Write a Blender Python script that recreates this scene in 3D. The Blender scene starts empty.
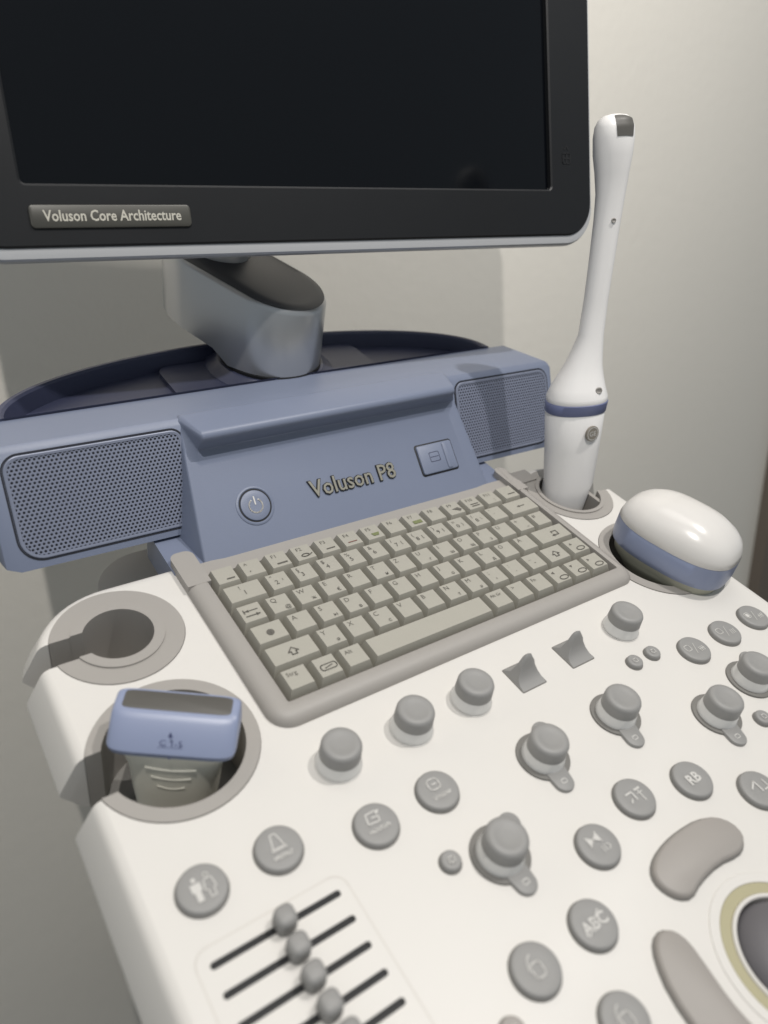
import bpy, bmesh, math, random
from mathutils import Vector, Matrix
from math import sin, cos, pi, radians
random.seed(7)
U = 0.019                       # one key pitch in metres; every shape below is given in key pitches
sc = bpy.context.scene
COL = sc.collection
# ------------------------------------------------------------ frame: tilted desk plane -> upright world
UP = Vector((-.059, .281, .958)).normalized()
EX = (Vector((1, 0, 0)) - UP * UP.x).normalized()
EY = UP.cross(EX)
MR = Matrix((EX, EY, UP))       # desk axes -> world axes
LIFT = Vector((0, 0, .95))
def W(p): return MR @ (Vector(p) * U) + LIFT
# ------------------------------------------------------------ camera
cam = bpy.data.objects.new('camera', bpy.data.cameras.new('camera')); COL.objects.link(cam)
co = Vector((-9.846868, -14.558678, 17.039396))
cr = Vector((0.81827404, -0.55569738, 0.14706468)); cd = Vector((-0.2283763, -0.5490595, -0.80397633)); cf = Vector((0.5275148, 0.62428687, -0.57618924))
rot = Matrix((MR @ cr, MR @ -cd, MR @ -cf)).transposed()
cam.matrix_world = Matrix.Translation(W(co)) @ rot.to_4x4()
c = cam.data; c.sensor_fit = 'VERTICAL'; c.sensor_height = 36; c.lens = 748.57 / 1024 * 36
c.clip_start = .01; c.clip_end = 50
c.dof.use_dof = True; c.dof.focus_distance = 27.5 * U; c.dof.aperture_fstop = 5.2
sc.camera = cam
# ------------------------------------------------------------ light
wd = bpy.data.worlds.new('World'); sc.world = wd; wd.use_nodes = True
bg = wd.node_tree.nodes['Background']; bg.inputs[0].default_value = (.84, .93, 1, 1); bg.inputs[1].default_value = .33
def lamp(name, pos, look, sx, sy, power, col=(1, .96, .915)):
    l = bpy.data.lights.new(name, 'AREA'); l.shape = 'RECTANGLE'; l.size = sx; l.size_y = sy; l.energy = power; l.color = col
    o = bpy.data.objects.new(name, l); COL.objects.link(o)
    o.location = pos
    o.rotation_euler = (radians(look), 0, 0)   # tilt towards the wall
    return o
def G(x, y, z): return Vector((x * U, y * U, .95 + z * U))     # upright coordinates in key pitches
lamp('ceiling_or_fill_light', G(-11, -37, 73), 52, .015, .04, 14.5)
lamp('ceiling_or_fill_light', G(30, -26, 65), 55, .015, .04, 11.5)
lamp('ceiling_or_fill_light', G(26, -4, 96), 30, .8, .8, 5)  # added soft fill with no known source, evens out panel and wall
sc.view_settings.view_transform = 'Standard'; sc.view_settings.look = 'None'; sc.view_settings.exposure = 0; sc.view_settings.gamma = 1
sc.render.engine = 'CYCLES'; sc.cycles.use_denoising = True
# ------------------------------------------------------------ materials
def lin(v):
    v /= 255
    return v / 12.92 if v < .04045 else ((v + .055) / 1.055) ** 2.4
MATS = {}
def mat(name, rgb, rough=.5, metal=0, bump=0, bscale=900, mott=.03, spec=.5, coat=0, trans=0, mscale=14):
    if name in MATS: return MATS[name]
    m = bpy.data.materials.new(name); m.use_nodes = True; nt = m.node_tree; b = nt.nodes['Principled BSDF']
    base = tuple(lin(v) for v in rgb)
    b.inputs['Roughness'].default_value = rough; b.inputs['Metallic'].default_value = metal
    b.inputs['Specular IOR Level'].default_value = spec; b.inputs['Coat Weight'].default_value = coat
    b.inputs['Transmission Weight'].default_value = trans
    tc = nt.nodes.new('ShaderNodeTexCoord')
    n = nt.nodes.new('ShaderNodeTexNoise'); n.inputs['Scale'].default_value = mscale; n.inputs['Detail'].default_value = 12; n.inputs['Roughness'].default_value = .62
    nt.links.new(tc.outputs['Object'], n.inputs['Vector'])
    mx = nt.nodes.new('ShaderNodeMix'); mx.data_type = 'RGBA'
    mx.inputs[6].default_value = tuple(v * (1 - mott) for v in base) + (1,)
    mx.inputs[7].default_value = tuple(min(1, v * (1 + mott)) for v in base) + (1,)
    nt.links.new(n.outputs['Fac'], mx.inputs[0]); nt.links.new(mx.outputs[2], b.inputs['Base Color'])
    r = nt.nodes.new('ShaderNodeMapRange'); r.inputs[3].default_value = rough * .9; r.inputs[4].default_value = min(1, rough * 1.12)
    nt.links.new(n.outputs['Fac'], r.inputs[0]); nt.links.new(r.outputs[0], b.inputs['Roughness'])
    if bump:
        n2 = nt.nodes.new('ShaderNodeTexNoise'); n2.inputs['Scale'].default_value = bscale; n2.inputs['Detail'].default_value = 3
        nt.links.new(tc.outputs['Object'], n2.inputs['Vector'])
        bp = nt.nodes.new('ShaderNodeBump'); bp.inputs['Strength'].default_value = bump; bp.inputs['Distance'].default_value = .0004
        nt.links.new(n2.outputs['Fac'], bp.inputs['Height']); nt.links.new(bp.outputs[0], b.inputs['Normal'])
    MATS[name] = m; return m
WHITE = mat('warm_white_plastic', (208, 205, 200), .42, bump=.12, bscale=1500, mott=.022)
BEIGE = mat('beige_grey_plastic', (153, 149, 144), .5, bump=.15, bscale=1500, mott=.02)
KEY = mat('key_plastic', (160, 157, 147), .55, bump=.2, bscale=2500, mott=.03, mscale=60)
INK = mat('key_ink', (92, 89, 83), .6)
INK2 = mat('brown_ink', (120, 78, 70), .6)
INK3 = mat('green_ink', (112, 118, 80), .6)
BLUE = mat('slate_blue_plastic', (112, 120, 140), .42, bump=.2, bscale=1600, mott=.03)
NAVY = mat('navy_tray_plastic', (58, 62, 84), .4, bump=.2, bscale=1600)
DARKHOLE = mat('dark_cavity', (38, 40, 48), .8)
GREY = mat('grey_rubber', (139, 138, 136), .5, bump=.15, bscale=2500, mott=.03, mscale=50)
GREYD = mat('dark_grey_gasket', (112, 110, 106), .6)
TAUPE = mat('taupe_rubber', (151, 146, 141), .5, bump=.15, bscale=2500)
CLEAR = mat('clear_dial_skirt', (235, 234, 231), .12, trans=.25, spec=.7)
CORE = mat('dial_core', (196, 194, 190), .3)
SYMB = mat('pale_symbol_print', (196, 194, 190), .6)
SILVER = mat('silver_paint', (186, 187, 188), .3, metal=.75, bump=.05, bscale=3000)
RIM = mat('silver_rim', (170, 171, 173), .3, metal=.2)
BEZEL = mat('black_bezel', (24, 25, 27), .42, bump=.12, bscale=2500, spec=.28)
GLASS = mat('dark_screen_glass', (6, 8, 12), .14, spec=.28)
BLACK = mat('black_line', (12, 13, 16), .6)
OLIVE = mat('olive_ring', (166, 160, 130), .35)
BALL = mat('charcoal_ball', (96, 94, 97), .5)
PWHITE = mat('gloss_white_probe', (210, 207, 203), .22, mott=.01)
PMATTE = mat('satin_white_probe', (228, 226, 224), .36, mott=.015)
PBLUE = mat('blue_probe_plastic', (132, 141, 167), .35, bump=.08, bscale=2500)
PGREEN = mat('grey_green_probe_plastic', (233, 230, 216), .45, bump=.1, bscale=2500)
SHEET = mat('grille_metal', (124, 130, 148), .42, metal=.15)
LENS = mat('grey_lens_rubber', (82, 80, 76), .5)
PLATE = mat('badge_grey', (66, 65, 60), .4, metal=.1)
LETTER = mat('badge_letter', (196, 192, 180), .35, metal=.3)
BRASS = mat('letter_face', (158, 155, 143), .32, metal=.5)
WALLM = mat('painted_wall', (219, 215, 206), .85, bump=.5, bscale=55, mott=.02, mscale=2)
WALLM.node_tree.nodes['Bump'].inputs['Distance'].default_value = .0012
FLOORM = mat('vinyl_floor', (120, 115, 108), .6)
TRIM = mat('taupe_trim', (112, 103, 94), .6)
# ------------------------------------------------------------ builders
def finish(me, name, material, parent, sharp=38):
    for p in me.polygons: p.use_smooth = True
    me.set_sharp_from_angle(angle=radians(sharp))
    o = bpy.data.objects.new(name, me)
    for m in (material if isinstance(material, (list, tuple)) else [material]):
        if len(me.materials) == 0 or m.name not in [k.name for k in me.materials if k]: me.materials.append(m)
    COL.objects.link(o)
    if parent is not None: o.parent = parent
    return o
def origin(parent):
    while parent is not None:
        if 'p0' in ORG and parent.name in ORG['p0']: return ORG['p0'][parent.name]
        parent = parent.parent
    return Vector((0, 0, 0))
ORG = {'p0': {}}
def emit(bm, name, material, parent, sharp=38):
    p0 = origin(parent)
    for v in bm.verts: v.co = (v.co - p0) * U
    bmesh.ops.recalc_face_normals(bm, faces=bm.faces)
    me = bpy.data.meshes.new(name); bm.to_mesh(me); bm.free()
    return finish(me, name, material, parent, sharp)
def thing(name, label, cat, p0, group=None):
    o = bpy.data.objects.new(name, None); COL.objects.link(o); o.empty_display_size = .02
    o.matrix_world = Matrix.Translation(W(p0)) @ MR.to_4x4()
    o['label'] = label; o['category'] = cat
    if group: o['group'] = group
    ORG['p0'][o.name] = Vector(p0)
    return o
def bev(bm, w, seg=2, ang=25, only=None):
    es = [e for e in bm.edges if len(e.link_faces) == 2 and e.calc_face_angle(0) > radians(ang) and (only is None or only(e))]
    if es: bmesh.ops.bevel(bm, geom=es, offset=w, segments=seg, profile=.5, affect='EDGES', clamp_overlap=True)
    return bm
def loops(rings, cap0=True, cap1=True, bm=None, closed=True):
    bm = bm or bmesh.new(); R = [[bm.verts.new(p) for p in r] for r in rings]; n = len(rings[0])
    for a, b in zip(R, R[1:]):
        for i in range(n if closed else n - 1):
            j = (i + 1) % n; bm.faces.new((a[i], a[j], b[j], b[i]))
    if cap0: bm.faces.new(R[0][::-1])
    if cap1: bm.faces.new(R[-1])
    return bm
def prism(poly, z0, z1, bm=None):
    return loops([[(x, y, z0) for x, y in poly], [(x, y, z1) for x, y in poly]], bm=bm)
def box(x0, x1, y0, y1, z0, z1, bm=None): return prism([(x0, y0), (x1, y0), (x1, y1), (x0, y1)], z0, z1, bm)
def circ(cx, cy, r, n=48): return [(cx + r * cos(2 * pi * i / n), cy + r * sin(2 * pi * i / n)) for i in range(n)]
def rrect(x0, x1, y0, y1, r, n=6):
    rs = r if isinstance(r, (list, tuple)) else [r] * 4
    out = []
    for (cx, cy, a, rr) in ((x1, y1, 0, rs[0]), (x0, y1, 90, rs[1]), (x0, y0, 180, rs[2]), (x1, y0, 270, rs[3])):
        sx = -1 if cx == x1 else 1; sy = -1 if cy == y1 else 1
        for i in range(n + 1):
            t = radians(a + 90 * i / n); out.append((cx + sx * rr + rr * cos(t), cy + sy * rr + rr * sin(t)))
    return out
def smoothpoly(pts, it=2):
    for _ in range(it):
        q = []
        for i in range(len(pts)):
            a, b = pts[i], pts[(i + 1) % len(pts)]
            q += [(a[0] * .75 + b[0] * .25, a[1] * .75 + b[1] * .25), (a[0] * .25 + b[0] * .75, a[1] * .25 + b[1] * .75)]
        pts = q
    return pts
def grow(poly, d):
    n = len(poly); out = []
    A = sum(poly[i][0] * poly[(i + 1) % n][1] - poly[(i + 1) % n][0] * poly[i][1] for i in range(n)); s = 1 if A > 0 else -1
    for i in range(n):
        a, b, c_ = Vector(poly[i - 1]), Vector(poly[i]), Vector(poly[(i + 1) % n])
        t = ((b - a).normalized() + (c_ - b).normalized()).normalized(); out.append((b.x + s * t.y * d, b.y - s * t.x * d))
    return out
def lathe(cx, cy, prof, n=48, bm=None):
    rings = [[(cx + r * cos(2 * pi * i / n), cy + r * sin(2 * pi * i / n), z) for i in range(n)] for r, z in prof]
    return loops(rings, bm=bm)
def disc(cx, cy, r, z0, z1, e=.05, n=48):
    return lathe(cx, cy, [(r, z0), (r, z1 - e), (r - e * .3, z1 - e * .3), (r - e, z1), (r * .5, z1 - .01)], n)
def pad(poly, z0, z1, e=.06):
    return loops([[(x, y, z0) for x, y in poly], [(x, y, z1 - e) for x, y in poly],
                  [(x, y, z1 - e * .3) for x, y in grow(poly, -e * .3)], [(x, y, z1) for x, y in grow(poly, -e)]])
class Frame:
    """a flat drawing plane: origin, right, up, outward"""
    def __init__(s, o, r, u): s.o = Vector(o); s.r = Vector(r).normalized(); s.u = Vector(u).normalized(); s.n = s.r.cross(s.u)
    def __call__(s, x, y, z=0): return s.o + s.r * x + s.u * y + s.n * z
def mapbm(bm, f):
    for v in bm.verts: v.co = f(*v.co)
    return bm
TXT = {}
def text_mesh(t, size, bold=0, extrude=0, align='LEFT'):
    k = (t, size, bold, extrude, align)
    if k not in TXT:
        cu = bpy.data.curves.new('txt', 'FONT'); cu.body = t; cu.size = size; cu.resolution_u = 2; cu.offset = bold; cu.extrude = extrude; cu.align_x = align
        o = bpy.data.objects.new('txt', cu); COL.objects.link(o)
        dg = bpy.context.evaluated_depsgraph_get(); TXT[k] = bpy.data.meshes.new_from_object(o.evaluated_get(dg))
        bpy.data.objects.remove(o)
    return TXT[k]
def add_text(bm, t, x, y, z, size, mi=0, sx=1, **kw):
    tmp = bmesh.new(); tmp.from_mesh(text_mesh(t, size, **kw))
    for v in tmp.verts: v.co = Vector((v.co.x * sx + x, v.co.y + y, v.co.z + z))
    vm = {v: bm.verts.new(v.co) for v in tmp.verts}
    for f in tmp.faces:
        try: nf = bm.faces.new([vm[v] for v in f.verts]); nf.material_index = mi
        except ValueError: pass
    tmp.free(); return bm
def stroke(bm, pts, w, z, h=.006, mi=0, closed=False):
    """a flat printed line"""
    n = len(pts)
    for i in range(n if closed else n - 1):
        a, b = Vector(pts[i]), Vector(pts[(i + 1) % n]); d = (b - a)
        if d.length < 1e-6: continue
        d.normalize(); s = Vector((-d.y, d.x)) * w / 2; a = a - d * w * .35; b = b + d * w * .35
        f = bm.faces.new([bm.verts.new((p.x, p.y, z)) for p in (a + s, a - s, b - s, b + s)]); f.material_index = mi
        if f.normal.z < 0: f.normal_flip()
    return bm
def blob(bm, poly, z, mi=0):
    f = bm.faces.new([bm.verts.new((x, y, z)) for x, y in poly]); f.material_index = mi; f.normal_update()
    return bm
# ============================================================ the setting
def struct(name, bm, m):
    me = bpy.data.meshes.new(name); bmesh.ops.recalc_face_normals(bm, faces=bm.faces); bm.to_mesh(me); bm.free()
    o = finish(me, name, m, None); o['kind'] = 'structure'; return o
WY = 26 * U
struct('floor', box(-3, 4, -3, WY, -.05, 0), FLOORM)
struct('wall', box(-3, 4, WY, WY + .12, -.05, 2.9), WALLM)
b = box(0, .1, -.03, 0, 0, 2.1); bev(b, .006)
for v in b.verts: v.co += Vector((77.2 * U, WY, 0))
TRO = struct('wall_trim', b, TRIM)
# ============================================================ the machine
machine = thing('ultrasound_machine', 'white and slate blue ultrasound console with a dark monitor, built-in keyboard and probe cups', 'ultrasound machine', (0, 0, 0))
Z = -.4
# --- control panel: shell lofted from its outline, then real openings cut out of it
def outline(inset): return [(x, y) for x, y in rrect(-8.15 + inset, 17.65 - inset, -17.5 + inset, 5.0 - inset, [3.1 - inset, 3.1 - inset, 2 - inset * .5, 2 - inset * .5], 14)]
prof = [(2.2, -3.2), (.6, -2.5), (.08, -1.75), (.0, -1.62), (.02, -1.48), (.44, -.66), (.5, -.55), (.6, -.45), (.74, -.4)]
panel_bm = loops([[(x, y, z) for x, y in outline(i)] for i, z in prof])
def keyhole(cx, cy, r, h, side, far=6, n=56):
    a = math.asin(h / r); base = 0 if side > 0 else pi
    pts = [(cx + r * cos(base + a + (2 * pi - 2 * a) * i / n), cy + r * sin(base + a + (2 * pi - 2 * a) * i / n)) for i in range(n + 1)]
    return pts + [(cx + side * far, cy - side * h), (cx + side * far, cy + side * h)]
def cup(cx, cy, ro, ri, h, side, z0, z1, n=56):
    base = 0 if side > 0 else pi; a = math.asin(h / ro); b_ = math.asin(min(.99, h / ri))
    o_ = [(cx + ro * cos(base + a + (2 * pi - 2 * a) * i / n), cy + ro * sin(base + a + (2 * pi - 2 * a) * i / n)) for i in range(n + 1)]
    i_ = [(cx + ri * cos(base + b_ + (2 * pi - 2 * b_) * i / n), cy + ri * sin(base + b_ + (2 * pi - 2 * b_) * i / n)) for i in range(n + 1)]
    bm = bmesh.new()
    vo = [[bm.verts.new((x, y, z)) for x, y in o_] for z in (z0, z1)]; vi = [[bm.verts.new((x, y, z)) for x, y in i_] for z in (z0, z1)]
    for k in range(n):
        bm.faces.new((vo[0][k], vo[0][k + 1], vo[1][k + 1], vo[1][k])); bm.faces.new((vi[0][k + 1], vi[0][k], vi[1][k], vi[1][k + 1]))
        bm.faces.new((vo[1][k], vo[1][k + 1], vi[1][k + 1], vi[1][k])); bm.faces.new((vo[0][k + 1], vo[0][k], vi[0][k], vi[0][k + 1]))
    for k in (0, n): bm.faces.new((vo[0][k], vo[1][k], vi[1][k], vi[0][k]))
    return bm
HOLES = [(-5.26, 2.21, 1.97, .47, -1), (-5.26, -2.33, 2.27, .68, -1), (14.85, 2.24, 1.97, .47, 1), (14.9, -2.6, 2.3, .66, 1)]
cutters = []
for cx, cy, r, h, s in HOLES: cutters.append(prism(keyhole(cx, cy, r + .015, h + .01, s), -6, 2))
cutters.append(prism(rrect(-2.1, 12.45, -2.75, 3.9, .2, 3), -.95, 2))
TB = (5.25, -14.65)
cutters.append(prism(circ(TB[0], TB[1], 1.78, 64), -2.2, 2))
SLX0, SLX1 = -6.7, -3.45
SLY = [-7.92 - .66 * i for i in range(8)]
for y in SLY: cutters.append(prism(rrect(SLX0, SLX1, y - .085, y + .085, .08, 4), -1.0, 2))
def to_obj(bm, name):
    for v in bm.verts: v.co *= U
    bmesh.ops.recalc_face_normals(bm, faces=bm.faces)
    me = bpy.data.meshes.new(name); bm.to_mesh(me); bm.free(); o = bpy.data.objects.new(name, me); COL.objects.link(o); return o
base = to_obj(panel_bm, 'control_panel')
cobs = []
for cb in cutters:
    co_ = to_obj(cb, 'cutter'); cobs.append(co_)
    md = base.modifiers.new('b', 'BOOLEAN'); md.operation = 'DIFFERENCE'; md.solver = 'EXACT'; md.object = co_
dg = bpy.context.evaluated_depsgraph_get(); dg.update()
pm = bpy.data.meshes.new_from_object(base.evaluated_get(dg))
for o in [base] + cobs: bpy.data.objects.remove(o)
bm = bmesh.new(); bm.from_mesh(pm)
bmesh.ops.remove_doubles(bm, verts=bm.verts, dist=1e-6)
bmesh.ops.dissolve_limit(bm, angle_limit=radians(.5), verts=bm.verts, edges=bm.edges)
pm = bpy.data.meshes.new('control_panel'); bm.to_mesh(pm); bm.free()
finish(pm, 'control_panel', WHITE, machine, 34)
# --- cups
for k, (cx, cy, r, h, s) in enumerate(HOLES):
    if k in (0, 2):
        rin = 1.36 if k == 0 else 1.55
        o = emit(bev(cup(cx, cy, r, rin, h, s, -2.9, -.37), .035, 2), 'probe_cup', BEIGE, machine, 30)
        emit(bev(cup(cx, cy, rin + .02, 1.05 if k == 0 else 1.4, h * .98, s, -2.85, -.31), .04, 3), 'cup_lip', BEIGE, o, 30)
        if k == 0: emit(prism(circ(cx, cy, 1.3), -2.9, -2.7), 'cup_floor', BEIGE, o)
    else:
        o = emit(bev(cup(cx, cy, r, 1.88, h, s, -2.9, -.36), .05, 3), 'probe_cup', BEIGE, machine, 30)
        emit(prism(circ(cx, cy, 1.95), -2.9, -2.7), 'cup_floor', GREYD, o)
# divider seen in the wand cup
bmd = box(15.75, 15.95, 1.2, 3.2, -2.5, -.45)
emit(bev(bmd, .05), 'cup_divider', BEIGE, machine)
# rear deck strip behind the keyboard's right corner
emit(bev(box(12.3, 14.1, 3.62, 4.45, -.55, -.3), .05), 'rear_deck', BEIGE, machine)
# --- lower body
bm = loops([[(x, y, z) for x, y in rrect(-4.5 + i, 14 - i, -10 + i, 9 - i * .4, 2, 8)] for i, z in ((0, -3.15), (.3, -6), (2, -9), (2.4, -30), (1, -38), (.5, -41))])
emit(bm, 'pedestal', WHITE, machine)
# --- keyboard: frame with well and keys
X0, X1 = -1.9, 12.28
out = rrect(-2.72, 12.86, -3.32, 4.1, [.02, .02, .75, .6], 8); inn = rrect(X0 - .1, X1 + .1, -2.62, 4.25, .06, 8)
inn = [(x, min(y, 3.95)) for x, y in inn]
bm = bmesh.new()
def low(r, z): return [(x, y, z) for x, y in r]
inn = [(x, min(y, 3.52)) for x, y in inn]
rings = [(out, -.5), (out, -.3), (grow(out, -.12), -.14), (grow(out, -.32), -.06), (grow(inn, .12), -.06), (grow(inn, .02), -.1), (inn, -.16), (inn, -.9)]
bm = loops([low(r, z) for r, z in rings], cap0=False, cap1=False)
for yy in (3.30, 3.36): bmesh.ops.bisect_plane(bm, geom=bm.verts[:] + bm.edges[:] + bm.faces[:], plane_co=(0, yy, 0), plane_no=(0, 1, 0))
for v in bm.verts:
    if v.co.y > 3.33: v.co.z = min(v.co.z, -.3)
keyboard = emit(bm, 'keyboard', BEIGE, machine, 40)
emit(box(X0 - .75, X1 + .65, 3.505, 4.2, -.6, -.29), 'rear_ledge', BEIGE, keyboard)
for hx in ((-2.7, -1.9), (12.3, 12.86)):        # rear horns that clasp the blue fascia
    h = prism(rrect(hx[0] - .01, hx[1] + .01, 3.0, 4.78, [.3, .3, .02, .02], 6), -.5, -.052); bev(h, .13, 3)
    emit(h, 'frame_horn', BEIGE, keyboard, 40)
emit(box(X0 - .05, X1 + .05, -2.58, 3.6, -.94, -.86), 'key_well', BEIGE, keyboard)
def key(cx, cy, w, legend, h=1.0):
    bm = bmesh.new()
    zt = -.005 + random.uniform(-.012, .012)
    b0 = [(-w / 2 + .022, -.48), (w / 2 - .022, -.48), (w / 2 - .022, .48), (-w / 2 + .022, .48)]
    b1 = [(-w / 2 + .14, -.345), (w / 2 - .14, -.345), (w / 2 - .14, .38), (-w / 2 + .14, .38)]
    loops([[(x, y, -.8) for x, y in b0], [(x, y, -.36) for x, y in b0], [(x, y, zt + y * .03) for x, y in b1]], bm=bm)
    bev(bm, .045, 3, 20, only=lambda e: max(v.co.z for v in e.verts) > -.3)
    bmesh.ops.recalc_face_normals(bm, faces=bm.faces)
    L = -w / 2 + .19; R = w / 2 - .19; zz = zt + .016
    for it in legend:
        if it[0] == 't': add_text(bm, it[1], L + it[2], .12 - it[3], zz, it[4] if len(it) > 4 else .25, 1)
        elif it[0] == 'c': add_text(bm, it[1], 0, -.08, zz, .3, 1, align='CENTER')
        elif it[0] == 's': stroke(bm, [(L + x, .3 - y) for x, y in it[1]], it[2], zz, mi=1, closed=it[3])
        elif it[0] == 'p': blob(bm, [(L + x, .3 - y) for x, y in it[1]], zz, it[2])
    for v in bm.verts: v.co = (v.co) * U
    me = bpy.data.meshes.new('key'); bm.to_mesh(me); bm.free()
    me.materials.append(KEY); me.materials.append(INK); me.materials.append(INK2); me.materials.append(INK3)
    for p in me.polygons: p.use_smooth = True
    me.set_sharp_from_angle(angle=radians(35))
    o = bpy.data.objects.new('key', me); COL.objects.link(o); o.parent = keyboard
    o.location = Vector((cx, cy, 0)) * U
    return o
def ring2(cx, cy, rx, ry, n=14): return [(cx + rx * cos(2 * pi * i / n), cy + ry * sin(2 * pi * i / n)) for i in range(n)]
def sub(ch, x=.38, y=.4, s=.22): return ('t', ch, x, y, s)
arrow_l = lambda x, y, s: ('p', [(x, y), (x + s, y - s * .5), (x + s, y + s * .5)], 1)
# F row
names = ['Esc', '^'] + ['F%d' % i for i in range(1, 12)] + ['--']
for k in range(14):
    lg = []
    if k == 0: lg = [('s', [(.3, .5), (.55, .5)], .05, False)]
    elif k == 1: lg = [('t', '^', .06, .04, .3), ('t', '.', .12, .3, .4)]
    elif k == 13: lg = [('s', [(.25, .42), (.6, .42)], .05, False)]
    else:
        lg = [('t', 'F%d' % (k - 1), .1, 0, .24)]
        ic = {2: [('s', [(.2, .5), (.55, .5)], .06, False)], 3: [('s', ring2(.32, .45, .14, .07), .04, True), ('s', [(.45, .5), (.6, .42)], .04, False)],
              4: [('s', [(.2, .48), (.52, .48)], .05, False)], 5: [('p', [(.12, .46), (.5, .46), (.5, .5), (.12, .5)], 2)],
              6: [('p', [(.2, .36), (.55, .36), (.48, .52), (.26, .52)], 3)], 8: [('p', [(.16, .36), (.56, .36), (.56, .54), (.16, .54)], 3)],
              10: [('p', [(.2, .34), (.5, .3), (.62, .46), (.5, .54), (.38, .44)], 1)], 11: [('s', [(.18, .38), (.55, .38)], .05, False), ('s', [(.18, .5), (.55, .5)], .05, False)],
              12: [('t', ':', .38, .36, .26)]}
        lg += ic.get(k, [])
    xl = max(X0, -1.395 + k - .5); xr = min(-1.395 + k + .5, X1) if k < 13 else 12.15
    key((xl + xr) / 2, 3.0, xr - xl, lg)
# number row
num = [('1', '!'), ('2', '"'), ('3', '§'), ('4', '$'), ('5', '%'), ('6', '&'), ('7', '/'), ('8', '('), ('9', ')'), ('0', '='), ('ß', '?'), ('´', '`')]
x = X0; wd_ = [1.52] + [1] * 11 + [1.72]
for k, w in enumerate(wd_):
    if k < 12:
        off = .35 if k == 0 else 0
        lg = [('t', num[k][1], .06 + off, 0, .26), ('t', num[k][0], .14 + off, .26, .28)]
        if k in (1, 6, 7, 8, 9, 10): lg.append(sub({1: '²', 6: '{', 7: '[', 8: ']', 9: '}', 10: '\\'}[k], .42, .2, .2))
    else: lg = [arrow_l(.45, .3, .14), ('s', [(.58, .3), (.85, .3)], .04, False)]
    key(x + w / 2, 2.015, w, lg); x += w
# tab row
row = ['TAB', 'Q', 'W', 'E', 'R', 'T', 'Z', 'U', 'I', 'O', 'P', 'Ü', '+', '#']
subs = {'Q': '@', 'W': 'ж', 'E': '€', 'T': 'н', 'U': 'г', 'I': 'ш', 'O': 'щ', 'P': 'з', '+': '~', 'A': 'ф', 'S': 'ы', 'D': 'в', 'J': 'о', 'L': 'д', 'Y': 'я', 'C': 'с', 'N': 'т', 'M': 'µ'}
x = X0
for k, r in enumerate(row):
    if r == 'TAB': lg = [('s', [(.08, .2), (.55, .2)], .04, False), ('s', [(.08, .12), (.08, .28)], .04, False), arrow_l(.12, .2, .12), ('s', [(.08, .42), (.55, .42)], .04, False), ('p', [(.55, .42), (.43, .35), (.43, .49)], 1)]
    else: lg = [('t', r, .04, 0, .27)] + ([sub(subs[r])] if r in subs else [])
    key(x + .51, 1.0, 1.02 if k == 0 else 1, lg); x += 1.02 if k == 0 else 1
# home row
x = X0
row = ['CAPS', 'A', 'S', 'D', 'F', 'G', 'H', 'J', 'K', 'L', 'Ö', 'Ä', 'ENTER']
for k, r in enumerate(row):
    w = 1.28 if k == 0 else (X1 - x if k == 12 else 1)
    if r == 'CAPS': lg = [('p', ring2(.46, .32, .13, .13), 1), ('s', [(.46, .26), (.46, .38)], .03, False)]
    elif r == 'ENTER': lg = [('s', [(1.05, .2), (1.05, .42), (.75, .42)], .05, False), ('s', [(1.05, .2), (.8, .2), (.8, .28)], .05, False), arrow_l(.68, .42, .16)]
    else: lg = [('t', r, .04, 0, .27)] + ([sub(subs[r])] if r in subs else [])
    key(x + w / 2, 0, w, lg); x += w
# shift row
shiftico = lambda x, y: ('s', [(x, y - .15), (x + .17, y + .02), (x + .08, y + .02), (x + .08, y + .14), (x - .08, y + .14), (x - .08, y + .02), (x - .17, y + .02)], .04, True)
def upico(rx=.38): return [('s', ring2(rx + .05, .48, .2, .1), .035, True)]
x = X0
row = ['SHIFT', 'Y', 'X', 'C', 'V', 'B', 'N', 'M', ',', '.', '-', 'SHIFT2', 'UP']
for k, r in enumerate(row):
    w = 1.8 if k == 0 else (1.28 if r == 'SHIFT2' else (X1 - x if r == 'UP' else 1))
    if k == 0: lg = [shiftico(.72, .32)]
    elif r == 'SHIFT2': lg = [shiftico(.45, .32)]
    elif r == 'UP': lg = [('p', [(.08, .2), (.15, .08), (.22, .2)], 1)] + upico()
    elif r in ',.-': lg = [('t', {',': ';', '.': ':', '-': '_'}[r], .08, 0, .26), ('t', r, .22, .28, .3)]
    else: lg = [('t', r, .04, 0, .27)] + ([sub(subs[r])] if r in subs else [])
    key(x + w / 2, -1.0, w, lg); x += w
# bottom row
key(X0 + .52, -2.02, 1.04, [('t', 'Strg', .04, 0, .22)])
key(-.36, -2.02, .98, [('s', rrect(.06, .6, .22, .44, .09, 4), .035, True), ('s', [(.2, .36), (.46, .3)], .035, False)])
key(.62, -2.02, .98, [('t', 'Alt', .04, 0, .22)])
key(3.66, -2.02, 5.06, [])
for k in range(6):
    x = 6.7 + k
    lg = {0: [('t', 'Alt Gr', .02, 0, .19)], 1: [('t', '>', .06, 0, .24)], 2: [('t', 'Fn', .04, 0, .22)],
          3: [arrow_l(.05, .14, .15)] + upico(), 4: [('p', [(.08, .08), (.22, .08), (.15, .2)], 1)] + upico(), 5: [('p', [(.2, .14), (.08, .07), (.08, .21)], 1)] + upico()}[k]
    key(x, -2.02, 1.0 if k < 5 else 1.06, lg)
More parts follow.
